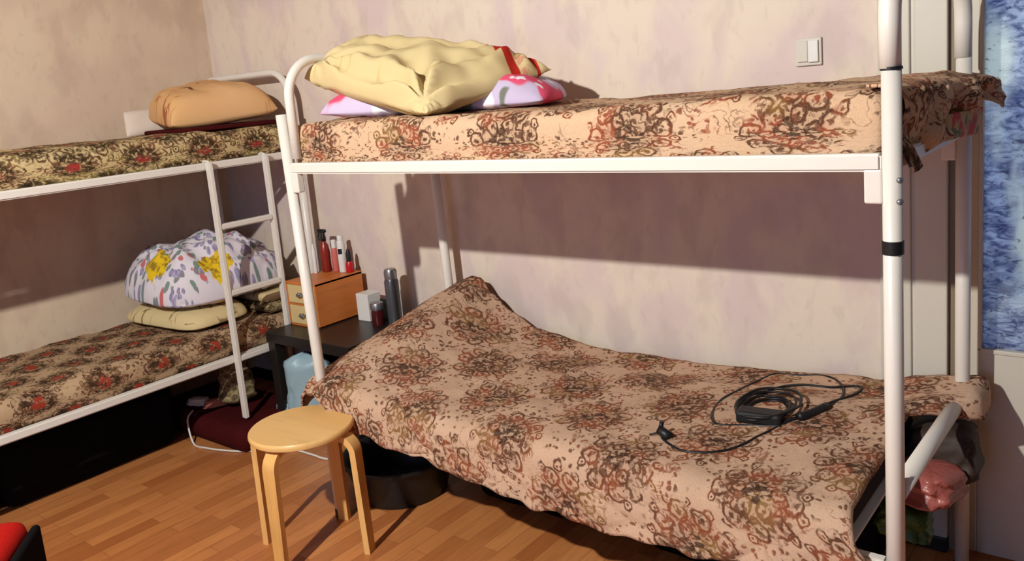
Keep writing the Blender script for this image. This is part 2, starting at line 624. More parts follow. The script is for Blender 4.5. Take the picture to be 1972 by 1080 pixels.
def grid_mesh(nu, nv, fn, closed_v=False, uvfn=None):
    """fn(i,j) -> Vector; uv from uvfn(i,j)"""
    verts = [fn(i, j) for i in range(nu) for j in range(nv)]
    faces = []
    idx = lambda i, j: i * nv + (j % nv)
    jm = nv if closed_v else nv - 1
    loops = []
    for i in range(nu - 1):
        for j in range(jm):
            faces.append((idx(i, j), idx(i + 1, j), idx(i + 1, j + 1), idx(i, j + 1)))
            loops.append(((i, j), (i + 1, j), (i + 1, j + 1), (i, j + 1)))
    me = bpy.data.meshes.new('g')
    me.from_pydata([tuple(v) for v in verts], [], faces)
    if uvfn:
        uvl = me.uv_layers.new(name='UVMap')
        k = 0
        for lp in loops:
            for (i, j) in lp:
                uvl.data[k].uv = uvfn(i, j)
                k += 1
    me.update()
    return me


def nz(p, s, seed=0.0):
    return noise.noise(Vector(p) * s + Vector((seed, seed * 1.7, -seed)))


def solid(o, t=0.006):
    m = o.modifiers.new('s', 'SOLIDIFY')
    m.thickness = t
    m.offset = -1
    return o


def pillow4(name, A, B, C, D, h_up, h_dn, mat, seed=1.0, wr=0.012, n=44, parent=None, pinch=0.05, ex=3.2, folds=(), rnd=0.06):
    """a stuffed cushion with corners A B C D (u runs A->D, v runs A->B)"""
    A, B, C, D = map(Vector, (A, B, C, D))
    nrm = ((C - A).cross(D - B))
    if nrm.z < 0:
        nrm = -nrm
    nrm.normalize()
    U = ((D - A).length + (C - B).length) / 2
    V = ((B - A).length + (C - D).length) / 2
    cen = (A + B + C + D) / 4

    def surf(u, v, side):
        p = (A * (1 - v) + B * v) * (1 - u) + (D * (1 - v) + C * v) * u
        a, b = 2 * u - 1, 2 * v - 1
        # edges pull in between the corners
        k = pinch * ((1 - a * a) * abs(b) ** 3 + (1 - b * b) * abs(a) ** 3)
        p = p + (cen - p) * (k + rnd * (a * a * b * b) ** 1.5)
        e = max(0.0, (1 - abs(a) ** ex) * (1 - abs(b) ** ex)) ** 0.55
        hgt = (h_up if side > 0 else -h_dn) * e
        q = Vector((u * U, v * V, 0))
        w = nz(q, 5.0, seed) * 1.0 + nz(q, 11.0, seed + 3) * 0.6 + 0.35 * nz(q, 24.0, seed + 7)
        rad = 0.0
        for (fu, fv, amp, fr) in folds:
            ang = math.atan2(v - fv, u - fu)
            dist = math.hypot(v - fv, u - fu)
            rad += amp * math.sin(ang * fr + 3 * nz(q, 4, seed)) * math.exp(-dist * 2.6) * min(1, dist * 6)
        hgt += (w * wr + rad) * e ** 0.5 * (1 if side > 0 else 0.3)
        return p + nrm * hgt

    bm = bmesh.new()
    uvl = bm.loops.layers.uv.new('UVMap')
    top = {}
    bot = {}
    for i in range(n + 1):
        for j in range(n + 1):
            # denser towards the edges
            u = 0.5 - 0.5 * math.cos(math.pi * i / n)
            v = 0.5 - 0.5 * math.cos(math.pi * j / n)
            top[i, j] = bm.verts.new(surf(u, v, 1))
            if 0 < i < n and 0 < j < n:
                bot[i, j] = bm.verts.new(surf(u, v, -1))
            else:
                bot[i, j] = top[i, j]
    for i in range(n):
        for j in range(n):
            for d, flip in ((top, 0), (bot, 1)):
                q = [(i, j), (i + 1, j), (i + 1, j + 1), (i, j + 1)]
                if flip:
                    q = q[::-1]
                vv = [d[k] for k in q]
                if len(set(vv)) < 4:
                    continue
                try:
                    f = bm.faces.new(vv)
                except ValueError:
                    continue
                for l, k in zip(f.loops, q):
                    uu = 0.5 - 0.5 * math.cos(math.pi * k[0] / n)
                    v_ = 0.5 - 0.5 * math.cos(math.pi * k[1] / n)
                    l[uvl].uv = (uu * U, v_ * V)
    return link(name, bm_mesh(bm), mat, parent)


def slab(name, x0, x1, y0, y1, z0, z1, mat, axis='x', rnd=0.04, wr=0.006, seed=2.0, parent=None, topfn=None, step=0.03, uvo=(0, 0)):
    """soft mattress wrapped in cloth; uv in metres (length, girth) with girth 0 at the lower front edge"""
    # work in local a (length), b (across, 0 = front), z
    if axis == 'x':
        L, W = x1 - x0, y1 - y0
        tow = lambda a, b, z: Vector((x0 + a, y0 + b, z))
    else:
        L, W = y1 - y0, x1 - x0
        tow = lambda a, b, z: Vector((x1 - b, y0 + a, z))
    H = z1 - z0
    # girth loop (b, z), rounded rectangle
    loop = []

    def arc(cb, cz, a0, a1, r, k=5):
        for i in range(k + 1):
            t = a0 + (a1 - a0) * i / k
            loop.append((cb + r * math.cos(t), cz + r * math.sin(t)))
    r = min(rnd, H * 0.48)
    rb = r * 0.6
    loop.append((0.0, z0 + H * 0.5))
    arc(r, z1 - r, math.pi, math.pi / 2, r)
    m = int(W / step)
    for i in range(1, m):
        loop.append((r + (W - 2 * r) * i / m, z1))
    arc(W - r, z1 - r, math.pi / 2, 0, r)
    loop.append((W, z0 + H * 0.5))
    arc(W - rb, z0 + rb, 0, -math.pi / 2, rb)
    for i in range(1, 6):
        loop.append((W - rb - (W - 2 * rb) * i / 6, z0))
    arc(rb, z0 + rb, -math.pi / 2, -math.pi, rb)
    g = [H * 0.5]
    for i in range(1, len(loop)):
        g.append(g[-1] + math.hypot(loop[i][0] - loop[i - 1][0], loop[i][1] - loop[i - 1][1]))
    gclose = g[-1] + math.hypot(loop[0][0] - loop[-1][0], loop[0][1] - loop[-1][1])
    # the last points under the front edge get girth below H*0.5 : shift so front band is continuous
    nb = len(loop)
    na = int(L / step)
    st = [0.0] + [r * 0.3, r * 0.65] + [r + (L - 2 * r) * i / na for i in range(na + 1)] + [L - r * 0.65, L - r * 0.3, L]
    cb, cz = W / 2, (z0 + z1) / 2

    def fn(i, j):
        a = st[i]
        b, z = loop[j % nb]
        e = min(a, L - a) / r
        s = 1.0
        if e < 1:
            ins = r * (1 - math.sqrt(max(0, 1 - (1 - e) ** 2)))
            s_b = 1 - ins / (W / 2)
            s_z = 1 - ins / (H / 2) * 0.9
            b = cb + (b - cb) * s_b
            z = cz + (z - cz) * max(s_z, 0.1)
        p = Vector((a, b, z))
        w = (nz(p, 4, seed) + 0.6 * nz(p, 10, seed + 2) + 0.3 * nz(p, 22, seed + 4)) * wr
        if z > cz:
            z += w
            if topfn:
                z += topfn(a, b) * (z - cz) / (z1 - cz)
        if b < r and z < z1 - 0.01:
            b -= w * 1.2 + 0.008 * math.sin(math.pi * max(0, min(1, (z - z0) / H)))
        return tow(a, b, z)

    G = [x if k < nb - 4 else x - gclose for k, x in enumerate(g)]

    def uvf(i, j):
        if j >= nb:
            return (st[i] + uvo[0], G[0] + uvo[1])
        return (st[i] + uvo[0], G[j] + uvo[1])
    bm = bmesh.new()
    uvl = bm.loops.layers.uv.new('UVMap')
    vv = [[bm.verts.new(fn(i, j)) for j in range(nb)] for i in range(len(st))]
    for i in range(len(st) - 1):
        for j in range(nb):
            q = [(i, j), (i + 1, j), (i + 1, j + 1), (i, j + 1)]
            f = bm.faces.new([vv[a][b % nb] for a, b in q])
            for l, k in zip(f.loops, q):
                l[uvl].uv = uvf(*k)
    for i, fl in ((0, 1), (len(st) - 1, 0)):
        f = bm.faces.new(vv[i] if fl else vv[i][::-1])
        for l in f.loops:
            c = l.vert.co
            l[uvl].uv = (c.y if axis == 'x' else c.x, c.z)
    return link(name, bm_mesh(bm), mat, parent)


def interp(tab, x):
    if x <= tab[0][0]:
        return tab[0][1]
    for (a, fa), (b, fb) in zip(tab, tab[1:]):
        if x <= b:
            t = (x - a) / (b - a)
            t = t * t * (3 - 2 * t) * 0.5 + t * 0.5
            return fa + (fb - fa) * t
    return tab[-1][1]


# ---------------------------------------------------------------- room shell
def struct(name, b, mat, bev=0.0):
    bm = bmesh.new()
    add_box(bm, *b, bev=bev)
    me = bm_mesh(bm)
    me.materials.append(mat)
    o = bpy.data.objects.new(name, me)
    COL.objects.link(o)
    o['kind'] = 'structure'
    ORG[o.name] = Vector((0, 0, 0))
    return o


ZC = 2.75
XR = 4.95
YF = -4.95
struct('floor', (-0.15, XR + 0.15, YF - 0.15, 0.15, -0.1, 0.0), M['floor'])
struct('ceiling', (-0.15, XR + 0.15, YF - 0.15, 0.15, ZC, ZC + 0.1), M['ceiling'])
struct('wall_left', (-0.12, 0.0, YF, 0.12, 0.0, ZC), M['paper_left'])
struct('wall_back', (0.0, 3.40, 0.0, 0.12, 0.0, ZC), M['paper'])
M['far_dark'] = simple('low_bounce_far_wall', (66, 60, 60), 0.8, 0.1)  # unseen walls coloured dark to cut the light they bounce
struct('wall_right', (XR, XR + 0.12, YF, 0.12, 0.0, ZC), M['far_dark'])
struct('wall_front', (-0.12, XR + 0.12, YF - 0.12, YF, 0.0, ZC), M['far_dark'])
bw = struct('wall_back_right', (4.55, XR, 0.0, 0.12, 0.0, ZC), M['paper'])
struct('wall_back_top', (3.40, 4.55, 0.0, 0.12, 2.14, ZC), M['paper'])
struct('baseboard_back', (0.0, 3.40, -0.014, 0.0, 0.0, 0.06), M['table'], 0.003)
struct('baseboard_left', (0.0, 0.014, YF, -0.014, 0.0, 0.06), M['table'], 0.003)

# door casing: two flat boards with a groove between, then the rebate
bm = bmesh.new()
add_box(bm, 3.40, 3.487, -0.022, 0.12, 0.045, 2.14, 0.004)
add_box(bm, 3.487, 3.499, -0.012, 0.12, 0.045, 2.14, 0.0)
add_box(bm, 3.499, 3.585, -0.026, 0.12, 0.045, 2.14, 0.004)
add_box(bm, 3.585, 4.55, -0.026, 0.12, 2.06, 2.14, 0.004)
add_box(bm, 4.46, 4.55, -0.026, 0.12, 0.0, 2.06, 0.004)
me = bm_mesh(bm)
me.materials.append(M['trim'])
tr = bpy.data.objects.new('trim_1', me)
COL.objects.link(tr)
tr['kind'] = 'structure'
struct('trim_2', (3.585, 3.622, -0.006, 0.12, 0.0, 2.06), M['trim_dark'], 0.002)
struct('trim_3', (3.40, 3.585, -0.03, 0.0, 0.0, 0.045), M['table'], 0.002)

# door with the tall patterned pane
door = bpy.data.objects.new('door_1', None)
COL.objects.link(door)
door.location = (3.63, 0.01, 0.0)
door['kind'] = 'structure'
ORG['door_1'] = Vector((3.63, 0.01, 0.0))
bm = bmesh.new()
DX0, DX1 = 3.624, 4.455
add_box(bm, DX0, DX0 + 0.035, 0.004, 0.045, 0.01, 2.055, 0.003)
add_box(bm, DX1 - 0.06, DX1, 0.004, 0.045, 0.01, 2.055, 0.003)
add_box(bm, DX0 + 0.035, DX1 - 0.06, 0.004, 0.045, 0.01, 0.645, 0.003)
add_box(bm, DX0 + 0.035, DX1 - 0.06, 0.004, 0.045, 1.98, 2.055, 0.003)
link('door_leaf', bm_mesh(bm), M['trim'], door, smooth=False)
bm = bmesh.new()
add_box(bm, DX0 + 0.035, DX0 + 0.045, 0.0, 0.03, 0.645, 1.98, 0.002)
add_box(bm, DX0 + 0.035, DX1 - 0.06, 0.0, 0.03, 0.640, 0.652, 0.002)
link('glazing_bead', bm_mesh(bm), M['trim'], door, smooth=False)
gp = boxo('glass_pane', (DX0 + 0.045, DX1 - 0.06, 0.018, 0.026, 0.652, 1.98), M['glass'], door, bev=0)

# light switch
sw = thing('light_switch', (3.198, 0.0, 1.536), 'cream square light switch with two rockers on the pink wall', 'light switch')
boxo('switch_plate', (3.158, 3.238, -0.010, 0.0, 1.495, 1.578), M['cream'] if False else M['trim'], sw, bev=0.003)
boxo('rocker', (3.166, 3.198, -0.016, -0.009, 1.507, 1.570), M['trim'], sw, bev=0.002)
boxo('rocker', (3.199, 3.230, -0.018, -0.009, 1.505, 1.570), M['whiteplastic'], sw, bev=0.002)


# ---------------------------------------------------------------- bunk beds
def square_bar(bm, a, b, w, h):
    """rectangular bar from a to b; w horizontal thickness, h vertical"""
    a, b = Vector(a), Vector(b)
    t = (b - a).normalized()
    if abs(t.z) > 0.9:
        s, u = Vector((1, 0, 0)), Vector((0, 1, 0))
    else:
        s = t.cross(Vector((0, 0, 1))).normalized()
        u = Vector((0, 0, 1))
    vs_ = []
    for p in (a, b):
        for i, j in ((-1, -1), (1, -1), (1, 1), (-1, 1)):
            vs_.append(bm.verts.new(p + s * i * w / 2 + u * j * h / 2))
    q = [(0, 1, 2, 3), (7, 6, 5, 4), (0, 4, 5, 1), (1, 5, 6, 2), (2, 6, 7, 3), (3, 7, 4, 0)]
    fs = [bm.faces.new([vs_[k] for k in f]) for f in q]
    es = list({e for f in fs for e in f.edges})
    bmesh.ops.bevel(bm, geom=es, offset=min(w, h) * 0.18, segments=2, affect='EDGES')
    return bm


def baro(name, a, b, w, h, mat, parent):
    bm = bmesh.new()
    square_bar(bm, a, b, w, h)
    return link(name, bm_mesh(bm), mat, parent, smooth=False)


def hoop_path(p, q, z0, z1, r=0.12):
    """up from p, across, down to q"""
    p, q = Vector((p[0], p[1], 0)), Vector((q[0], q[1], 0))
    d = (q - p).normalized()
    out = [p + Vector((0, 0, z0)), p + Vector((0, 0, z1 - r))]
    for i in range(1, 9):
        t = math.pi / 2 * i / 8
        out.append(p + d * (r - r * math.cos(t)) + Vector((0, 0, z1 - r + r * math.sin(t))))
    out2 = [q + Vector((0, 0, z0)), q + Vector((0, 0, z1 - r))]
    for i in range(1, 9):
        t = math.pi / 2 * i / 8
        out2.append(q - d * (r - r * math.cos(t)) + Vector((0, 0, z1 - r + r * math.sin(t))))
    return out + out2[::-1]


W = M['white']
main = thing('bunk_bed', (2.66, -0.47, 0.0), 'white tubular steel bunk bed standing along the pink back wall', 'bunk bed', None)
X0, X1, Y0, Y1 = 1.680, 3.640, -0.825, -0.108
ZU0, ZU1 = 1.279, 1.316
for (x, y) in ((X0, Y0), (X1, Y0), (X0, Y1), (X1, Y1)):
    ztop = 1.483
    xb = x + (0.032 if x == X0 else 0.0)
    xt = x - (0.014 if x == X0 else 0.0)
    p = tubeo('post', [(xb, y, 0.012), (xt, y, ztop)], 0.0195, W, main)
    latheo('foot_cap', xb, y, [(0.021, 0.0), (0.022, 0.006), (0.022, 0.03), (0.0198, 0.034)], M['black'], p, 16)
tubeo('end_hoop', hoop_path((X0 + 0.037, Y0 + 0.004), (X0 + 0.037, Y1), 1.33, 1.665, 0.13), 0.0165, W, main)
tubeo('end_hoop', hoop_path((X1 - 0.002, Y0), (X1 - 0.002, Y1), 1.484, 1.735, 0.16), 0.0215, W, main)
for x in (X1,):
    latheo('joint_ring', x, Y0, [(0.0205, 1.481), (0.0215, 1.481), (0.0215, 1.487), (0.0205, 1.487)], M['black'], main, 20)
    latheo('tape_band', x, Y0, [(0.0196, 1.108), (0.0212, 1.108), (0.0214, 1.135), (0.0196, 1.136)], M['black'], main, 20)
for y in (Y0, Y1):
    baro('side_rail', (X0 + 0.012, y, (ZU0 + ZU1) / 2), (X1 - 0.018, y, (ZU0 + ZU1) / 2), 0.03, ZU1 - ZU0, W, main)
    baro('side_rail', (X0 + 0.012, y, 0.40), (X1 - 0.018, y, 0.40), 0.03, 0.035, W, main)
for x in (X0, X1):
    baro('end_rail', (x, Y0 + 0.015, 1.298), (x, Y1 - 0.015, 1.298), 0.025, 0.034, W, main)
baro('end_rail', (X0 + 0.02, Y0 + 0.015, 0.40), (X0 + 0.02, Y1 - 0.015, 0.40), 0.025, 0.034, W, main)
tubeo('end_crossbar', [(X1, Y0 + 0.01, 0.572), (X1, Y1 - 0.01, 0.545)], 0.020, W, main)
# hanging corner brackets
for (x, d) in ((X0 + 0.030, 1), (X1 - 0.034, -1)):
    for y in (Y0, Y1):
        bm = bmesh.new()
        add_box(bm, x - 0.018, x + 0.018, y - 0.014, y + 0.014, 1.213, 1.284, 0.004)
        br = link('bracket', bm_mesh(bm), W, main, smooth=False)
for z in (1.262, 1.218):
    tubeo('bolt', [(X1 + 0.012, Y0 - 0.010, z), (X1 + 0.021, Y0 - 0.014, z)], 0.006, M['steel'], main, 10)
for k in range(12):
    x = X0 + 0.12 + k * (X1 - X0 - 0.24) / 11
    for z in (1.284, 0.400):
        baro('slat', (x, Y0 + 0.014, z), (x, Y1 - 0.014, z), 0.03, 0.008, W, main)

left = thing('bunk_bed', (0.40, -1.09, 0.0), 'white tubular steel bunk bed standing along the left wall, with a hooked-on ladder', 'bunk bed', None)
LX0, LX1, LY0, LY1 = 0.035, 0.778, -2.07, -0.105
for (x, y) in ((LX0, LY0), (LX1, LY0), (LX0, LY1), (LX1, LY1)):
    p = tubeo('post', [(x, y, 0.012), (x, y, 1.47)], 0.0195, W, left)
    latheo('foot_cap', x, y, [(0.021, 0.0), (0.022, 0.006), (0.022, 0.03), (0.0198, 0.034)], M['black'], p, 16)
for y in (LY0, LY1):
    tubeo('end_hoop', hoop_path((LX0, y), (LX1 - 0.01, y), 1.44, 1.672, 0.12), 0.0165, W, left)
for x in (LX0, LX1):
    baro('side_rail', (x, LY0 + 0.015, 1.281), (x, LY1 - 0.015, 1.281), 0.03, 0.034, W, left)
    baro('side_rail', (x, LY0 + 0.015, 0.405), (x, LY1 - 0.015, 0.405), 0.03, 0.034, W, left)
for y in (LY0, LY1):
    for z in (1.281, 0.405):
        baro('end_rail', (LX0 + 0.015, y, z), (LX1 - 0.015, y, z), 0.025, 0.034, W, left)
for k in range(12):
    y = LY0 + 0.12 + k * (LY1 - LY0 - 0.24) / 11
    for z in (1.277, 0.403):
        baro('slat', (LX0 + 0.014, y, z), (LX1 - 0.014, y, z), 0.03, 0.008, W, left)

lad = thing('ladder', (0.812, -0.46, 0.12), 'white steel ladder with flat rungs hooked on the left bunk', 'ladder')
for y in (-0.602, -0.314):
    r_ = baro('ladder_rail', (0.812, y, 0.13), (0.812, y, 1.302), 0.030, 0.022, W, lad)
    bm = bmesh.new()
    add_tube(bm, smooth_path([(0.812, y, 1.285), (0.810, y, 1.300), (0.790, y, 1.304), (0.775, y, 1.303), (0.768, y, 1.300)], 4), 0.006, 8)
    link('hook', bm_mesh(bm), W, r_)
for z in (1.012, 0.712, 0.41):
    baro('rung', (0.812, -0.592, z), (0.812, -0.324, z), 0.03, 0.026, W, lad)

# ---------------------------------------------------------------- mattresses and bedspreads
um = slab('mattress', 1.662, 3.630, -0.806, -0.11, 1.288, 1.445, M['spread_up'], 'x', 0.038, 0.010, 2.0, uvo=(0.03, 0.13),
          topfn=lambda a, b: -0.012 * math.sin(min(1, max(0, (a - 0.5) / 1.2)) * math.pi) + 0.006)
tag(um, 'mattress wrapped in a brown scroll-patterned bedspread on the upper bunk by the back wall', 'mattress')
ll = slab('mattress', 0.05, 0.764, -2.05, -0.125, 1.282, 1.428, M['rosespread'], 'y', 0.05, 0.012, 5.0, uvo=(0.08, 0.10))
tag(ll, 'mattress in a cream bedspread with red rose bouquets on the upper left bunk', 'mattress')
lm = slab('mattress', 0.05, 0.765, -2.05, -0.125, 0.408, 0.535, M['darkspread'], 'y', 0.05, 0.014, 8.0, uvo=(0.0, 0.05))
tag(lm, 'mattress in a dark brown spotted bedspread on the lower left bunk', 'mattress')
bmz = slab('mattress', 1.71, 3.525, -0.80, -0.125, 0.405, 0.485, M['darkgrey'], 'x', 0.03, 0.004, 9.0)
tag(bmz, 'dark grey mattress under the draped bedspread on the lower right bunk', 'mattress')

ZB = [(1.60, 0.66), (1.66, 0.68), (1.72, 0.715), (1.80, 0.742), (1.84, 0.735), (1.90, 0.67), (1.98, 0.605), (2.11, 0.545), (2.38, 0.500), (2.87, 0.503), (3.4, 0.54), (3.6, 0.580), (3.7, 0.595)]
ZF = [(1.60, 0.535), (1.72, 0.545), (1.90, 0.525), (2.05, 0.512), (2.4, 0.500), (3.2, 0.505), (3.7, 0.515)]
ZH = [(1.60, 0.50), (1.69, 0.50), (1.75, 0.47), (1.81, 0.438), (1.91, 0.392), (2.10, 0.375), (2.26, 0.366), (2.53, 0.330), (2.88, 0.313), (3.1, 0.318), (3.33, 0.339), (3.6, 0.40)]
SY0, SY1 = -0.795, -0.07


def spread_top(x, y):
    t = max(0.0, min(1.0, (y - SY0) / (SY1 - SY0)))
    z = interp(ZF, x) + (interp(ZB, x) - interp(ZF, x)) * (t ** 0.95)
    p = Vector((x, y, 0))
    z += 0.010 * nz(p, 4.5, 11) + 0.005 * nz(p, 11, 4) + 0.003 * nz(p, 24, 9)
    return z


def spread_mesh():
    NT, NF = 64, 26
    xs = []
    x = 1.600
    n_s = 190
    drop_l = 0.05

    def fn(i, j):
        s = i / (n_s - 1)
        # j: 0..NT-1 along top from back to front, then the fall
        if j < NT:
            y = SY1 + (SY0 - SY1) * j / (NT - 1)
            kf = 0.0
        else:
            y = SY0
            kf = (j - NT + 1) / NF
        f = (y - SY0) / (SY1 - SY0)
        tt = min(1, max(0, (f - 0.70) / 0.14))
        xr = 3.515 + 0.165 * tt * tt * (3 - 2 * tt) + 0.085 * kf
        xl = 1.668 - 0.02 * (1 - kf)
        ext = 0.10
        sx = xl - ext + (xr + 0.09 - (xl - ext)) * s
        dz = 0.0
        x = sx
        if sx < xl:
            dz = -(xl - sx) * 0.85
            x = xl - 0.022 * (1 - math.exp(-(xl - sx) / 0.02))
        if sx > xr:
            k = tt
            dz = -(sx - xr) * (0.2 + 0.6 * k)
            x = xr + 0.022 * (1 - math.exp(-(sx - xr) / 0.02))
        z = spread_top(x, y)
        if kf > 0:
            # round over the edge, then hang
            zh = interp(ZH, x)
            hem = zh + 0.006 * math.sin(x * 23 + 1.3 * nz(Vector((x, 0, 0)), 3)) + 0.004 * math.sin(x * 51)
            a = min(1.0, kf * 3.2)
            y = SY0 - 0.070 * math.sin(a * math.pi / 2)
            zr = z - 0.055 * (1 - math.cos(a * math.pi / 2))
            if kf * 3.2 > 1:
                b = (kf - 1 / 3.2) / (1 - 1 / 3.2)
                z2 = zr + (hem - zr) * b
                fold = 0.012 * b * math.sin(x * 17 + 2.5 * nz(Vector((x, b, 0)), 2.2)) + 0.006 * b * nz(Vector((x, z2, 0)), 14, 3)
                y += -abs(fold) - 0.010 * b
                z = z2
            else:
                z = zr
        return Vector((x, y, z + dz))

    P = [[fn(i, j) for j in range(NT + NF)] for i in range(n_s)]
    U = []
    for i in range(n_s):
        g = [0.0]
        for j in range(1, NT + NF):
            g.append(g[-1] + (P[i][j] - P[i][j - 1]).length)
        gt = g[NT - 1]
        U.append([v - gt for v in g])
    Sx = [1.56 + i * (2.17 / (n_s - 1)) for i in range(n_s)]
    return grid_mesh(n_s, NT + NF, lambda i, j: P[i][j], uvfn=lambda i, j: (Sx[i], U[i][j]))


sp = solid(link('bedspread', spread_mesh(), M['spread']), 0.006)
tag(sp, 'beige bedspread with brown scroll medallions draped over the lower bunk beside the stool', 'bedspread')


# loose end of the upper bedspread hanging over the foot of the bunk
def loose_end():
    nu, nv = 60, 34

    def fn(i, j):
        t = i / (nu - 1)          # along y, front to back
        s = j / (nv - 1)          # out and down
        y = -0.80 + 0.72 * t
        reach = 0.012 + 0.062 * t ** 1.6
        fall = 0.135 * max(0.0, 1 - t * 1.35) ** 0.8 + 0.04
        a = min(1.0, s * 2.0)
        x = 3.585 + (0.055 + reach) * math.sin(a * math.pi / 2)
        z = 1.448 - 0.010 * s - 0.035 * t * s
        if s > 0.5:
            b = (s - 0.5) / 0.5
            z -= fall * b
            x += (0.02 * math.sin(t * 19 + 1.0) - 0.012) * b
        else:
            z -= 0.018 * (1 - math.cos(a * math.pi / 2))
        p = Vector((s * 0.3, y, 0))
        z += 0.030 * nz(p, 9, 3) * s + 0.016 * nz(p, 20, 5) * s
        x += 0.034 * nz(p, 11, 8) * s + 0.014 * nz(p, 24, 2) * s
        return Vector((x, y, z))
    return grid_mesh(nu, nv, fn, uvfn=lambda i, j: (j * 0.3 / (nv - 1) + 0.1, i * 0.72 / (nu - 1)))


le = solid(link('bedspread', loose_end(), M['spread_up']), 0.006)
tag(le, 'crumpled brown bedspread end hanging over the foot of the upper bunk by the door', 'bedspread')
n_ = N('yellow_care_label', 0.7, 0.2)
o_ = n_.obj()
cl = n_.mix(n_.step(n_.noise(o_, 22, 2), 0.50, 0.56), s2l((176, 140, 84)), s2l((176, 48, 38)))
cl = n_.mix(n_.step(n_.noise(n_.vmath('ADD', o_, (3, 1, 2)), 22, 2), 0.56, 0.6), cl, s2l((84, 96, 44)))
M['corner'] = n_.col(cl)
pc = pillow4('cloth_corner', (3.665, -0.50, 1.30), (3.67, -0.50, 1.365), (3.70, -0.18, 1.36), (3.69, -0.20, 1.29), 0.008, 0.008, M['corner'], 2.0, 0.004, 14)
tag(pc, 'yellow, red and green printed cloth showing under the crumpled upper bedspread end', 'cloth')

# ---------------------------------------------------------------- pillows on the upper bunks
pp = pillow4('pillow', (1.735, -0.36, 1.475), (1.745, -0.80, 1.475), (2.585, -0.50, 1.458), (2.45, -0.16, 1.465), 0.100, 0.03, M['pinkcase'], 4.0, 0.020, 44, rnd=0.12)
tag(pp, 'lilac and pink pillow lying flat beneath the big yellow pillow', 'pillow')
yp = pillow4('pillow', (1.665, -0.715, 1.60), (2.33, -0.80, 1.452), (2.46, -0.30, 1.555), (1.63, -0.42, 1.690), 0.095, 0.050, M['yellowcase'], 6.0, 0.026, 72,
             pinch=0.02, ex=4.5, rnd=0.02, folds=((0.05, 0.95, 0.050, 10), (0.95, 0.85, 0.030, 9), (0.15, 0.1, 0.022, 9)))
tag(yp, 'large crumpled yellow pillow with red bands at one end, on top of a lilac pillow', 'pillow')
op = pillow4('pillow', (0.14, -0.50, 1.51), (0.60, -0.64, 1.462), (0.70, -0.09, 1.50), (0.22, -0.09, 1.56), 0.135, 0.04, M['orangecase'], 9.0, 0.016, 48, ex=5.5, rnd=0.08)
tag(op, 'orange printed pillow at the head of the upper left bunk', 'pillow')
wp = pillow4('pillow', (0.12, -0.60, 1.425), (0.15, -0.16, 1.425), (0.045, -0.16, 1.56), (0.045, -0.56, 1.55), 0.035, 0.03, M['whitecase'], 12.0, 0.006, 30)
tag(wp, 'thin white pillow leaning on the left wall behind the orange pillow', 'pillow')
mc = slab('folded_cloth', 0.30, 0.70, -0.60, -0.14, 1.430, 1.450, M['maroon'], 'y', 0.012, 0.002, 3.0)
tag(mc, 'dark red folded cloth under the orange pillow on the upper left bunk', 'cloth')

# ---------------------------------------------------------------- bedding on the lower left bunk
cp = pillow4('pillow', (0.12, -0.80, 0.575), (0.70, -0.735, 0.558), (0.70, -0.38, 0.565), (0.12, -0.38, 0.58), 0.075, 0.02, M['creamcase'], 14.0, 0.008, 36, rnd=0.18, ex=4.0)
tag(cp, 'cream scroll-printed pillow under the patterned white duvet on the lower left bunk', 'pillow')
for k, (z0, z1) in enumerate(((0.542, 0.590), (0.592, 0.635))):
    fb = slab('folded_blanket', 0.20, 0.735 - 0.02 * k, -0.35, -0.14, z0, z1, M['stripeblanket'] if k == 0 else M['creamcase'], 'y', 0.02, 0.004, 3.0 + k)
    tag(fb, ('brown floral folded blanket at the bottom of the stack behind the ladder' if k == 0 else 'cream folded blanket on top of the brown one behind the ladder'), 'blanket', 'folded blankets behind the ladder')
dv = pillow4('duvet', (0.08, -0.78, 0.70), (0.66, -0.77, 0.665), (0.72, -0.13, 0.675), (0.10, -0.12, 0.74), 0.225, 0.045, M['duvet'], 16.0, 0.034, 60, ex=3.0, rnd=0.20, pinch=0.0,
             folds=((0.8, 0.9, 0.03, 9), (0.3, 0.5, 0.022, 7)))
tag(dv, 'white duvet printed with blue, yellow and red shapes, heaped on the lower left bunk', 'duvet')

# ---------------------------------------------------------------- stool
st = thing('stool', (1.80, -1.01, 0.0), 'round birch stool with bent-wood legs standing before the lower bunk', 'stool')
SC = Vector((1.803, -1.010, 0))
bm = bmesh.new()
add_lathe(bm, SC.x, SC.y, [(0.168, 0.427), (0.174, 0.430), (0.176, 0.438), (0.175, 0.446), (0.171, 0.450)], 72)
sharp(link('seat', bm_mesh(bm), M['birch_top'], st))


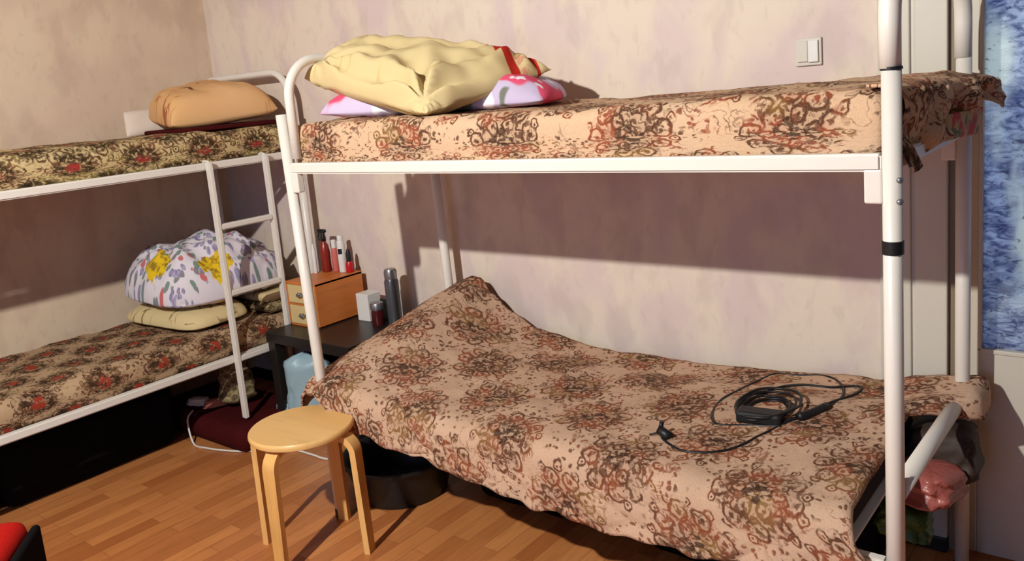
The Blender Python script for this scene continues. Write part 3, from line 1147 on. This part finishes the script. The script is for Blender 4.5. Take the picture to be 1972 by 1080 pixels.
def bent_leg(c, ang, foot_r):
    d = Vector((math.cos(ang), math.sin(ang), 0))
    s = Vector((-d.y, d.x, 0))
    rt, w, th = 0.055, 0.048, 0.021
    ztop = 0.426 - th / 2
    path = []
    r_in = 0.06
    r_out = foot_r - 0.010
    path.append(d * r_in + Vector((0, 0, ztop)))
    path.append(d * (r_out - rt - 0.012) + Vector((0, 0, ztop)))
    for k in range(1, 11):
        t = math.pi / 2 * k / 10
        path.append(d * (r_out - rt - 0.008 + rt * math.sin(t)) + Vector((0, 0, ztop - rt + rt * math.cos(t))))
    path.append(d * r_out + Vector((0, 0, 0.0)))
    bm = bmesh.new()
    rings = []
    for i, p in enumerate(path):
        a = path[max(0, i - 1)]
        b = path[min(len(path) - 1, i + 1)]
        t = (b - a).normalized()
        nn = t.cross(s).normalized()
        ww = w if i < len(path) - 1 else w * 0.84
        rings.append([bm.verts.new(c + p + s * (ww / 2 * i1) + nn * (th / 2 * i2)) for i1, i2 in ((-1, -1), (1, -1), (1, 1), (-1, 1))])
    for i in range(len(rings) - 1):
        for k in range(4):
            bm.faces.new((rings[i][k], rings[i][(k + 1) % 4], rings[i + 1][(k + 1) % 4], rings[i + 1][k]))
    bm.faces.new(rings[0][::-1])
    bm.faces.new(rings[-1])
    me = bm_mesh(bm)
    o = link('leg', me, M['birch'], st, smooth=True)
    sharp(o, 35)
    b_ = o.modifiers.new('b', 'BEVEL')
    b_.width = 0.003
    b_.segments = 2
    b_.limit_method = 'ANGLE'
    return o


for a, fr in ((201, 0.205), (284, 0.192), (21, 0.212), (110, 0.200)):
    bent_leg(SC, R(a), fr)

# ---------------------------------------------------------------- corner table and the things on it
tb = thing('side_table', (1.14, -0.35, 0.0), 'low black side table in the gap between the two bunk beds', 'table')
TX0, TX1, TY0, TY1 = 0.845, 1.42, -0.465, -0.040
boxo('tabletop', (TX0, TX1, TY0, TY1, 0.452, 0.500), M['table'], tb, 0.003)
for x in (TX0 + 0.03, TX1 - 0.03):
    for y in (TY0 + 0.03, TY1 - 0.03):
        boxo('leg', (x - 0.025, x + 0.025, y - 0.025, y + 0.025, 0.0, 0.453), M['table'], tb, 0.002)

dr = thing('drawer_box', (0.955, -0.185, 0.50), 'small wooden chest with two cream drawers on the black side table', 'drawer chest')
B = (0.852, 1.068, -0.325, -0.045, 0.500, 0.706)
bm = bmesh.new()
x0, x1, y0, y1, z0, z1 = B
add_box(bm, x0, x0 + 0.010, y0, y1, z0, z1, 0.001)
add_box(bm, x1 - 0.010, x1, y0, y1, z0, z1, 0.001)
add_box(bm, x0, x1, y0 - 0.002, y1, z1 - 0.010, z1 + 0.002, 0.001)
add_box(bm, x0, x1, y0, y1, z0, z0 + 0.008, 0.001)
add_box(bm, x0 + 0.01, x1 - 0.01, y0, y1, (z0 + z1) / 2 - 0.004, (z0 + z1) / 2 + 0.004)
add_box(bm, x0 + 0.01, x1 - 0.01, y1 - 0.006, y1, z0, z1)
link('carcass', bm_mesh(bm), M['pine'], dr, smooth=False)
for (a, b) in ((z0 + 0.010, (z0 + z1) / 2 - 0.006), ((z0 + z1) / 2 + 0.006, z1 - 0.012)):
    d_ = boxo('drawer', (x0 + 0.012, x1 - 0.012, y0 - 0.001, y1 - 0.01, a, b), M['cream'], dr, 0.002)
    xm, zm = (x0 + x1) / 2, (a + b) / 2
    bm = bmesh.new()
    add_tube(bm, smooth_path([(xm - 0.018, y0, zm + 0.006), (xm - 0.016, y0 - 0.014, zm), (xm, y0 - 0.018, zm - 0.006), (xm + 0.016, y0 - 0.014, zm), (xm + 0.018, y0, zm + 0.006)], 4), 0.0035, 8)
    add_tube(bm, [(xm, y0 + 0.001, zm + 0.004), (xm, y0 - 0.016, zm + 0.002)], 0.006, 10)
    hk = link('drawer_handle', bm_mesh(bm), M['steel'], d_)

ZT = 0.709
b1 = thing('spray_bottle', (0.90, -0.12, ZT), 'dark red trigger spray bottle with a black head on the wooden chest', 'bottle')
M['amber'] = simple('dark_red_plastic', (138, 40, 30), 0.3, 0.5, vary=0.25, scale=20)
latheo('bottle_body', 0.902, -0.115, [(0.020, ZT), (0.024, ZT + 0.006), (0.024, ZT + 0.10), (0.020, ZT + 0.128), (0.011, ZT + 0.145), (0.011, ZT + 0.155)], M['amber'], b1, 20)
bm = bmesh.new()
add_lathe(bm, 0.902, -0.115, [(0.013, ZT + 0.150), (0.013, ZT + 0.168), (0.010, ZT + 0.182), (0.010, ZT + 0.196)], 14)
add_box(bm, 0.875, 0.925, -0.128, -0.108, ZT + 0.190, ZT + 0.207, 0.005)
add_tube(bm, smooth_path([(0.880, -0.118, ZT + 0.190), (0.874, -0.120, ZT + 0.170), (0.878, -0.120, ZT + 0.152)], 4), 0.004, 8)
link('trigger_head', bm_mesh(bm), M['black'], b1)
b2 = tag(latheo('tube_bottle', 0.873, -0.16, [(0.009, ZT), (0.010, ZT + 0.004), (0.010, ZT + 0.115), (0.007, ZT + 0.122), (0.007, ZT + 0.14), (0.003, ZT + 0.142)], M['whiteplastic'], None, 14),
         'slim white tube on the wooden chest, left of the spray bottle', 'bottle')
b3 = thing('lotion_bottle', (0.95, -0.09, ZT), 'clear bottle of pink lotion beside the spray bottle', 'bottle')
M['pinkliq'] = simple('pink_lotion', (206, 110, 104), 0.25, 0.5, vary=0.15, scale=25)
latheo('bottle_body', 0.948, -0.095, [(0.014, ZT), (0.017, ZT + 0.006), (0.017, ZT + 0.095), (0.012, ZT + 0.115)], M['pinkliq'], b3, 18)
latheo('cap', 0.948, -0.095, [(0.012, ZT + 0.112), (0.012, ZT + 0.150), (0.008, ZT + 0.154)], M['whiteplastic'], b3, 16)
b4 = thing('spray_can', (0.99, -0.09, ZT), 'white spray can with a black square mark on the wooden chest', 'spray can')
latheo('can_body', 0.993, -0.09, [(0.018, ZT), (0.019, ZT + 0.004), (0.019, ZT + 0.135), (0.015, ZT + 0.150)], M['whiteplastic'], b4, 20)
latheo('cap', 0.993, -0.09, [(0.014, ZT + 0.149), (0.0145, ZT + 0.172), (0.012, ZT + 0.176)], M['whiteplastic'], b4, 18)
bm = bmesh.new()
for k in range(8):
    for q in range(1):
        a0 = R(-95 + k * 8)
        a1 = R(-95 + (k + 1) * 8)
        vs_ = [bm.verts.new((0.993 + 0.0195 * math.cos(a), -0.09 + 0.0195 * math.sin(a), z)) for a, z in ((a0, ZT + 0.088), (a1, ZT + 0.088), (a1, ZT + 0.114), (a0, ZT + 0.114))]
        bm.faces.new(vs_)
link('printed_mark', bm_mesh(bm), M['black'], b4)
b5 = thing('small_bottle', (1.035, -0.085, ZT), 'small red bottle with a black cap at the right end of the wooden chest', 'bottle')
latheo('bottle_body', 1.035, -0.085, [(0.017, ZT), (0.019, ZT + 0.004), (0.019, ZT + 0.040), (0.014, ZT + 0.052)], M['redplastic'], b5, 18)
latheo('cap', 1.035, -0.085, [(0.012, ZT + 0.050), (0.012, ZT + 0.090), (0.006, ZT + 0.112)], M['black'], b5, 16)

wb = boxo('carton', (1.13, 1.21, -0.150, -0.070, 0.500, 0.628), M['whiteplastic'], None, 0.003)
tag(wb, 'white upright carton beside the wooden chest on the side table', 'box')
jr = thing('jar', (1.285, -0.165, 0.5), 'dark red jar with a pale lid between the white carton and the grey can', 'jar')
latheo('jar_body', 1.285, -0.165, [(0.026, 0.500), (0.029, 0.506), (0.029, 0.560), (0.026, 0.575)], simple('dark_glass', (74, 22, 26), 0.15, 0.6), jr, 22)
latheo('lid', 1.285, -0.165, [(0.030, 0.574), (0.031, 0.600), (0.028, 0.604)], M['steel'], jr, 22)
bb = boxo('carton', (1.235, 1.285, -0.100, -0.055, 0.500, 0.600), M['black'], None, 0.003)
tag(bb, 'small black carton standing behind the dark red jar', 'box')
gc = thing('spray_can', (1.36, -0.13, 0.5), 'tall grey spray can standing on the side table by the bedspread', 'spray can')
M['canpaint'] = simple('grey_can_paint', (92, 92, 98), 0.3, 0.5, metal=0.3, vary=0.3, scale=20)
latheo('can_body', 1.36, -0.13, [(0.030, 0.500), (0.032, 0.505), (0.032, 0.700), (0.026, 0.715)], M['canpaint'], gc, 24)
latheo('cap', 1.36, -0.13, [(0.028, 0.713), (0.029, 0.745), (0.024, 0.757)], M['steel'], gc, 24)

# ---------------------------------------------------------------- floor clutter in the corner
rug = slab('floor_mat', 0.20, 0.90, -0.70, -0.30, 0.0, 0.122, M['maroon'], 'y', 0.05, 0.012, 6.0)
tag(rug, 'dark red folded rug lying on the floor under the ladder', 'rug')


def bag(name, c, dx, dy, h, mat, label, cat='bag', seed=1.0, rot=0.0, top=0.75, parent=None, zb=0.0):
    """slumped carrier bag: a closed gathered sack"""
    nu, nv = 22, 40

    def fn(i, j):
        t = i / (nu - 1)
        a = 2 * math.pi * j / nv
        prof = (math.sin(min(1, t * 5) * math.pi / 2)) * (1 - (1 - top) * t ** 1.5) * (1.0 if t < 0.86 else 1 - ((t - 0.86) / 0.14) ** 2 * 0.96)
        q = Vector((math.cos(a), math.sin(a), t * 2))
        k = 1 + 0.20 * nz(q, 1.6, seed) + 0.16 * nz(q, 4.5, seed + 2)
        ca = abs(math.cos(a)) ** 0.5 * math.copysign(1, math.cos(a))
        sa = abs(math.sin(a)) ** 0.5 * math.copysign(1, math.sin(a))
        x, y = dx * ca * prof * k, dy * sa * prof * k * (1 - 0.25 * t)
        xr, yr = x * math.cos(rot) - y * math.sin(rot), x * math.sin(rot) + y * math.cos(rot)
        return Vector((c[0] + xr, c[1] + yr, zb + 0.0 + h * t * (1 + 0.05 * nz(q, 2, seed + 5) * t)))
    me = grid_mesh(nu, nv, fn, closed_v=True, uvfn=lambda i, j: (j / nv, i / nu))
    bm = bmesh.new()
    bm.from_mesh(me)
    bmesh.ops.holes_fill(bm, edges=[e for e in bm.edges if len(e.link_faces) < 2])
    o = link(name, bm_mesh(bm), mat, parent)
    if label:
        tag(o, label, cat)
    return o


bag('plastic_bag', (1.035, -0.40, 0), 0.10, 0.06, 0.41, M['bluebag'], 'pale blue plastic bag standing under the black side table', seed=3, top=1.0, rot=0.6)
bag('plastic_bag', (0.915, -0.355, 0), 0.04, 0.04, 0.10, M['redplastic'], 'small bright red plastic bag on the floor beside the pale blue one', seed=5)
bag('plastic_bag', (1.19, -0.42, 0), 0.045, 0.04, 0.20, M['whiteplastic'], 'crumpled white plastic bag beside the pale blue one under the bunk corner', seed=7)
for (x, y, a, sd, mt, lb) in ((0.42, -0.60, 0.4, 2, M['whitecase'], 'crumpled white paper lying on the dark red rug at its left end'),
                              (0.52, -0.57, 1.0, 5, simple('pink_paper', (206, 130, 104), 0.8, 0.1), 'crumpled pinkish paper on the dark red rug beside the white one'),
                              (0.88, -0.42, 0.3, 8, M['bluebag'], 'crumpled pale blue cloth on the dark red rug behind the ladder')):
    pillow = bag('crumpled_paper', (x, y, 0), 0.055, 0.035, 0.04, mt, lb, 'paper', sd, a, 0.8, zb=0.12)
bag('fabric_bag', (0.60, -0.50, 0), 0.07, 0.08, 0.24, M['stripeblanket'], 'brown floral cloth bag standing under the lower left bunk', seed=9, zb=0.123)
for (x, y, w, d_, h, lb) in ((0.30, -1.12, 0.22, 0.385, 0.30, 'black block added to deepen the shade under the lower left bunk, nearest the ladder'),
                             (0.30, -1.77, 0.22, 0.24, 0.28, 'black block added to deepen the shade under the lower left bunk at its near end')):
    b_ = slab('shade_filler', x - w, x + w - 0.05, y - d_, y + d_, 0.0, h, M['blackcloth'], 'y', 0.06, 0.012, x * 9 + y)  # black filler that deepens the shade under the left bunk
    tag(b_, lb, 'bag')
b_ = slab('shade_filler', 0.95, 1.33, -0.30, -0.10, 0.0, 0.40, M['blackcloth'], 'x', 0.06, 0.01, 4)  # black filler added for the darkness under the table
tag(b_, 'black block added to deepen the dark under the side table', 'bag')
for (xa, xb, lb) in ((2.05, 2.72, 'black block added to deepen the shade under the lower right bunk behind the basin'),
                     (2.78, 3.45, 'black block added to deepen the shade under the lower right bunk at the door end')):
    b_ = slab('shade_filler', xa, xb, -0.46, -0.06, 0.0, 0.30, M['blackcloth'], 'x', 0.06, 0.012, xa)  # black filler, added where only the bunk's shadow falls
    tag(b_, lb, 'bag')

# black basin
bs = thing('basin', (1.76, -0.56, 0), 'black plastic basin on the floor under the lower bunk behind the stool', 'basin')
latheo('tub', 1.765, -0.555, [(0.165, 0.0), (0.172, 0.004), (0.215, 0.145), (0.228, 0.15), (0.228, 0.158), (0.218, 0.16), (0.205, 0.15), (0.165, 0.012), (0.10, 0.008)], M['black'], bs, 48)

# white cable on the floor
cb = tubeo('cable', [(0.47, -0.665, 0.125), (0.50, -0.715, 0.10), (0.56, -0.735, 0.006), (0.66, -0.735, 0.006), (0.757, -0.712, 0.006), (0.857, -0.672, 0.006), (0.96, -0.60, 0.006),
                     (1.07, -0.548, 0.006), (1.18, -0.54, 0.006), (1.284, -0.535, 0.006), (1.40, -0.46, 0.006)], 0.0045, M['whiteplastic'], None, 8, smooth=8)
tag(cb, 'thin white cable running across the wooden floor behind the stool', 'cable')

# ---------------------------------------------------------------- cord with adapter on the lower bedspread
pa = thing('power_adapter', (3.22, -0.45, spread_top(3.22, -0.45)), 'black power adapter with a coiled cable lying on the scroll-patterned bedspread', 'power adapter')


def on_bed(pts, lift):
    return [(x, y, spread_top(x, y) + lift) for x, y in pts]


bm = bmesh.new()
zc = spread_top(3.19, -0.47)
add_box(bm, -0.062, 0.062, -0.028, 0.028, 0.0, 0.034, 0.008, 3)
me = bm_mesh(bm)
me.transform(Matrix.Translation((3.195, -0.475, zc + 0.003)) @ Matrix.Rotation(R(8), 4, 'Z'))
link('adapter_body', me, M['black'], pa, smooth=False)
# convert between picture-measured loop and bed surface positions
outer = [(3.262, -0.492), (3.165, -0.512), (3.092, -0.535), (3.045, -0.46), (3.030, -0.36), (3.043, -0.276), (3.075, -0.17), (3.10, -0.105), (3.17, -0.095), (3.26, -0.10),
         (3.32, -0.15), (3.35, -0.25), (3.32, -0.37), (3.275, -0.45), (3.235, -0.54), (3.195, -0.64), (3.16, -0.69), (3.122, -0.715), (3.07, -0.72), (3.01, -0.69), (2.985, -0.665)]
tubeo('cord', on_bed([(x, max(-0.78, y)) for x, y in outer], 0.006), 0.0042, M['black'], pa, 8, smooth=8)
inner = [(3.14, -0.46), (3.11, -0.40), (3.12, -0.31), (3.16, -0.23), (3.22, -0.20), (3.30, -0.18), (3.37, -0.15), (3.38, -0.20), (3.33, -0.31), (3.30, -0.40), (3.26, -0.47)]
tubeo('cord', on_bed(inner, 0.009), 0.004, M['black'], pa, 8, smooth=8)
for k in range(5):
    r1 = 0.052 + 0.008 * k
    cx, cy = 3.185 + 0.006 * math.sin(k * 2.1), -0.405 + 0.008 * math.cos(k * 1.7)
    pts = [(cx + r1 * math.cos(a) * 1.05, cy + r1 * math.sin(a) * 1.35) for a in [2 * math.pi * i / 16 + k for i in range(17)]]
    tubeo('cord_coil', on_bed(pts, 0.008 + 0.006 * k), 0.004, M['black'], pa, 8, smooth=3)
# tie and connector
tubeo('connector', on_bed([(3.335, -0.33), (3.315, -0.385), (3.290, -0.435)], 0.014), 0.012, M['black'], pa, 12, smooth=3)
px, py = 2.985, -0.662
zz = spread_top(px, py)
plug = tubeo('plug', [(px + 0.03, py - 0.012, zz + 0.012), (px + 0.005, py, zz + 0.016), (px - 0.008, py + 0.004, zz + 0.020)], 0.014, M['black'], pa, 12)
bm = bmesh.new()
add_tube(bm, [(px - 0.006, py + 0.002, zz + 0.014), (px - 0.030, py - 0.018, zz + 0.010)], 0.0025, 8)
add_tube(bm, [(px - 0.006, py + 0.004, zz + 0.022), (px - 0.004, py + 0.012, zz + 0.042)], 0.0065, 8)
link('pin', bm_mesh(bm), M['black'], plug)

# ---------------------------------------------------------------- things hanging at the foot of the lower bunk
db = bag('duffel_bag', (3.612, -0.20, 0), 0.085, 0.11, 0.165, simple('dark_brown_nylon', (66, 52, 46), 0.6, 0.25, vary=0.3, scale=6, bump=0.3),
         'dark brown nylon bag bulging at the foot of the lower bunk by the door', 'bag', 4, 0.0, 0.9, zb=0.335)
pk = bag('plastic_bag', (3.595, -0.335, 0), 0.085, 0.10, 0.105, M['pinkbag'], 'shiny pink plastic bag at the foot of the lower bunk', 'bag', 8, -0.3, 0.85, zb=0.325)
gr = bag('plastic_bag', (3.555, -0.39, 0), 0.065, 0.07, 0.10, M['greenbag'], 'dark green plastic bag below the pink one at the foot of the lower bunk', 'bag', 11, 0.0, 0.95, zb=0.235)

# ---------------------------------------------------------------- red armchair corner
CX, CY = 1.505, -1.738
ch = thing('footstool', (CX, CY, 0.0), 'red upholstered seat with a black side, cut off at the lower left corner', 'stool')
bm = bmesh.new()
add_box(bm, CX, CX + 0.62, CY - 0.56, CY - 0.028, 0.30, 0.402, 0.045, 5)
link('seat_cushion', bm_mesh(bm), M['red'], ch)
boxo('side_panel', (CX + 0.01, CX + 0.61, CY - 0.026, CY, 0.05, 0.372), M['blackcloth'], ch, 0.012, 3)
boxo('seat_base', (CX + 0.02, CX + 0.60, CY - 0.54, CY - 0.032, 0.08, 0.298), M['blackcloth'], ch, 0.01)
for x in (CX + 0.06, CX + 0.56):
    for y in (CY - 0.48, CY - 0.08):
        boxo('leg', (x - 0.02, x + 0.02, y - 0.02, y + 0.02, 0.0, 0.08), M['black'], ch, 0.003)
ch.rotation_euler = (0, 0, R(-38))

# unseen shade added over the bulb to keep its light off the ceiling
pl = thing('bulb_blocker', (2.57, -3.10, 2.44), 'unseen metal shade added over the bulb to block its upward light', 'lamp')
bm = bmesh.new()
prof = [(0.035, 2.66), (0.05, 2.655), (0.16, 2.56), (0.20, 2.50)]
rings = []
for r_, z_ in prof + [(a_ - 0.004, b_ - 0.002) for a_, b_ in prof[::-1]]:
    rings.append([bm.verts.new((2.57 + r_ * math.cos(2 * math.pi * k / 36), -3.10 + r_ * math.sin(2 * math.pi * k / 36), z_)) for k in range(36)])
for i in range(len(rings) - 1):
    for k in range(36):
        bm.faces.new((rings[i][k], rings[i][(k + 1) % 36], rings[i + 1][(k + 1) % 36], rings[i + 1][k]))
link('blocker_shade', bm_mesh(bm), M['steel'], pl)
tubeo('cord', [(2.57, -3.10, 2.655), (2.57, -3.10, 2.75)], 0.004, M['black'], pl, 8)
tubeo('socket', [(2.57, -3.10, 2.56), (2.57, -3.10, 2.66)], 0.02, M['black'], pl, 12)
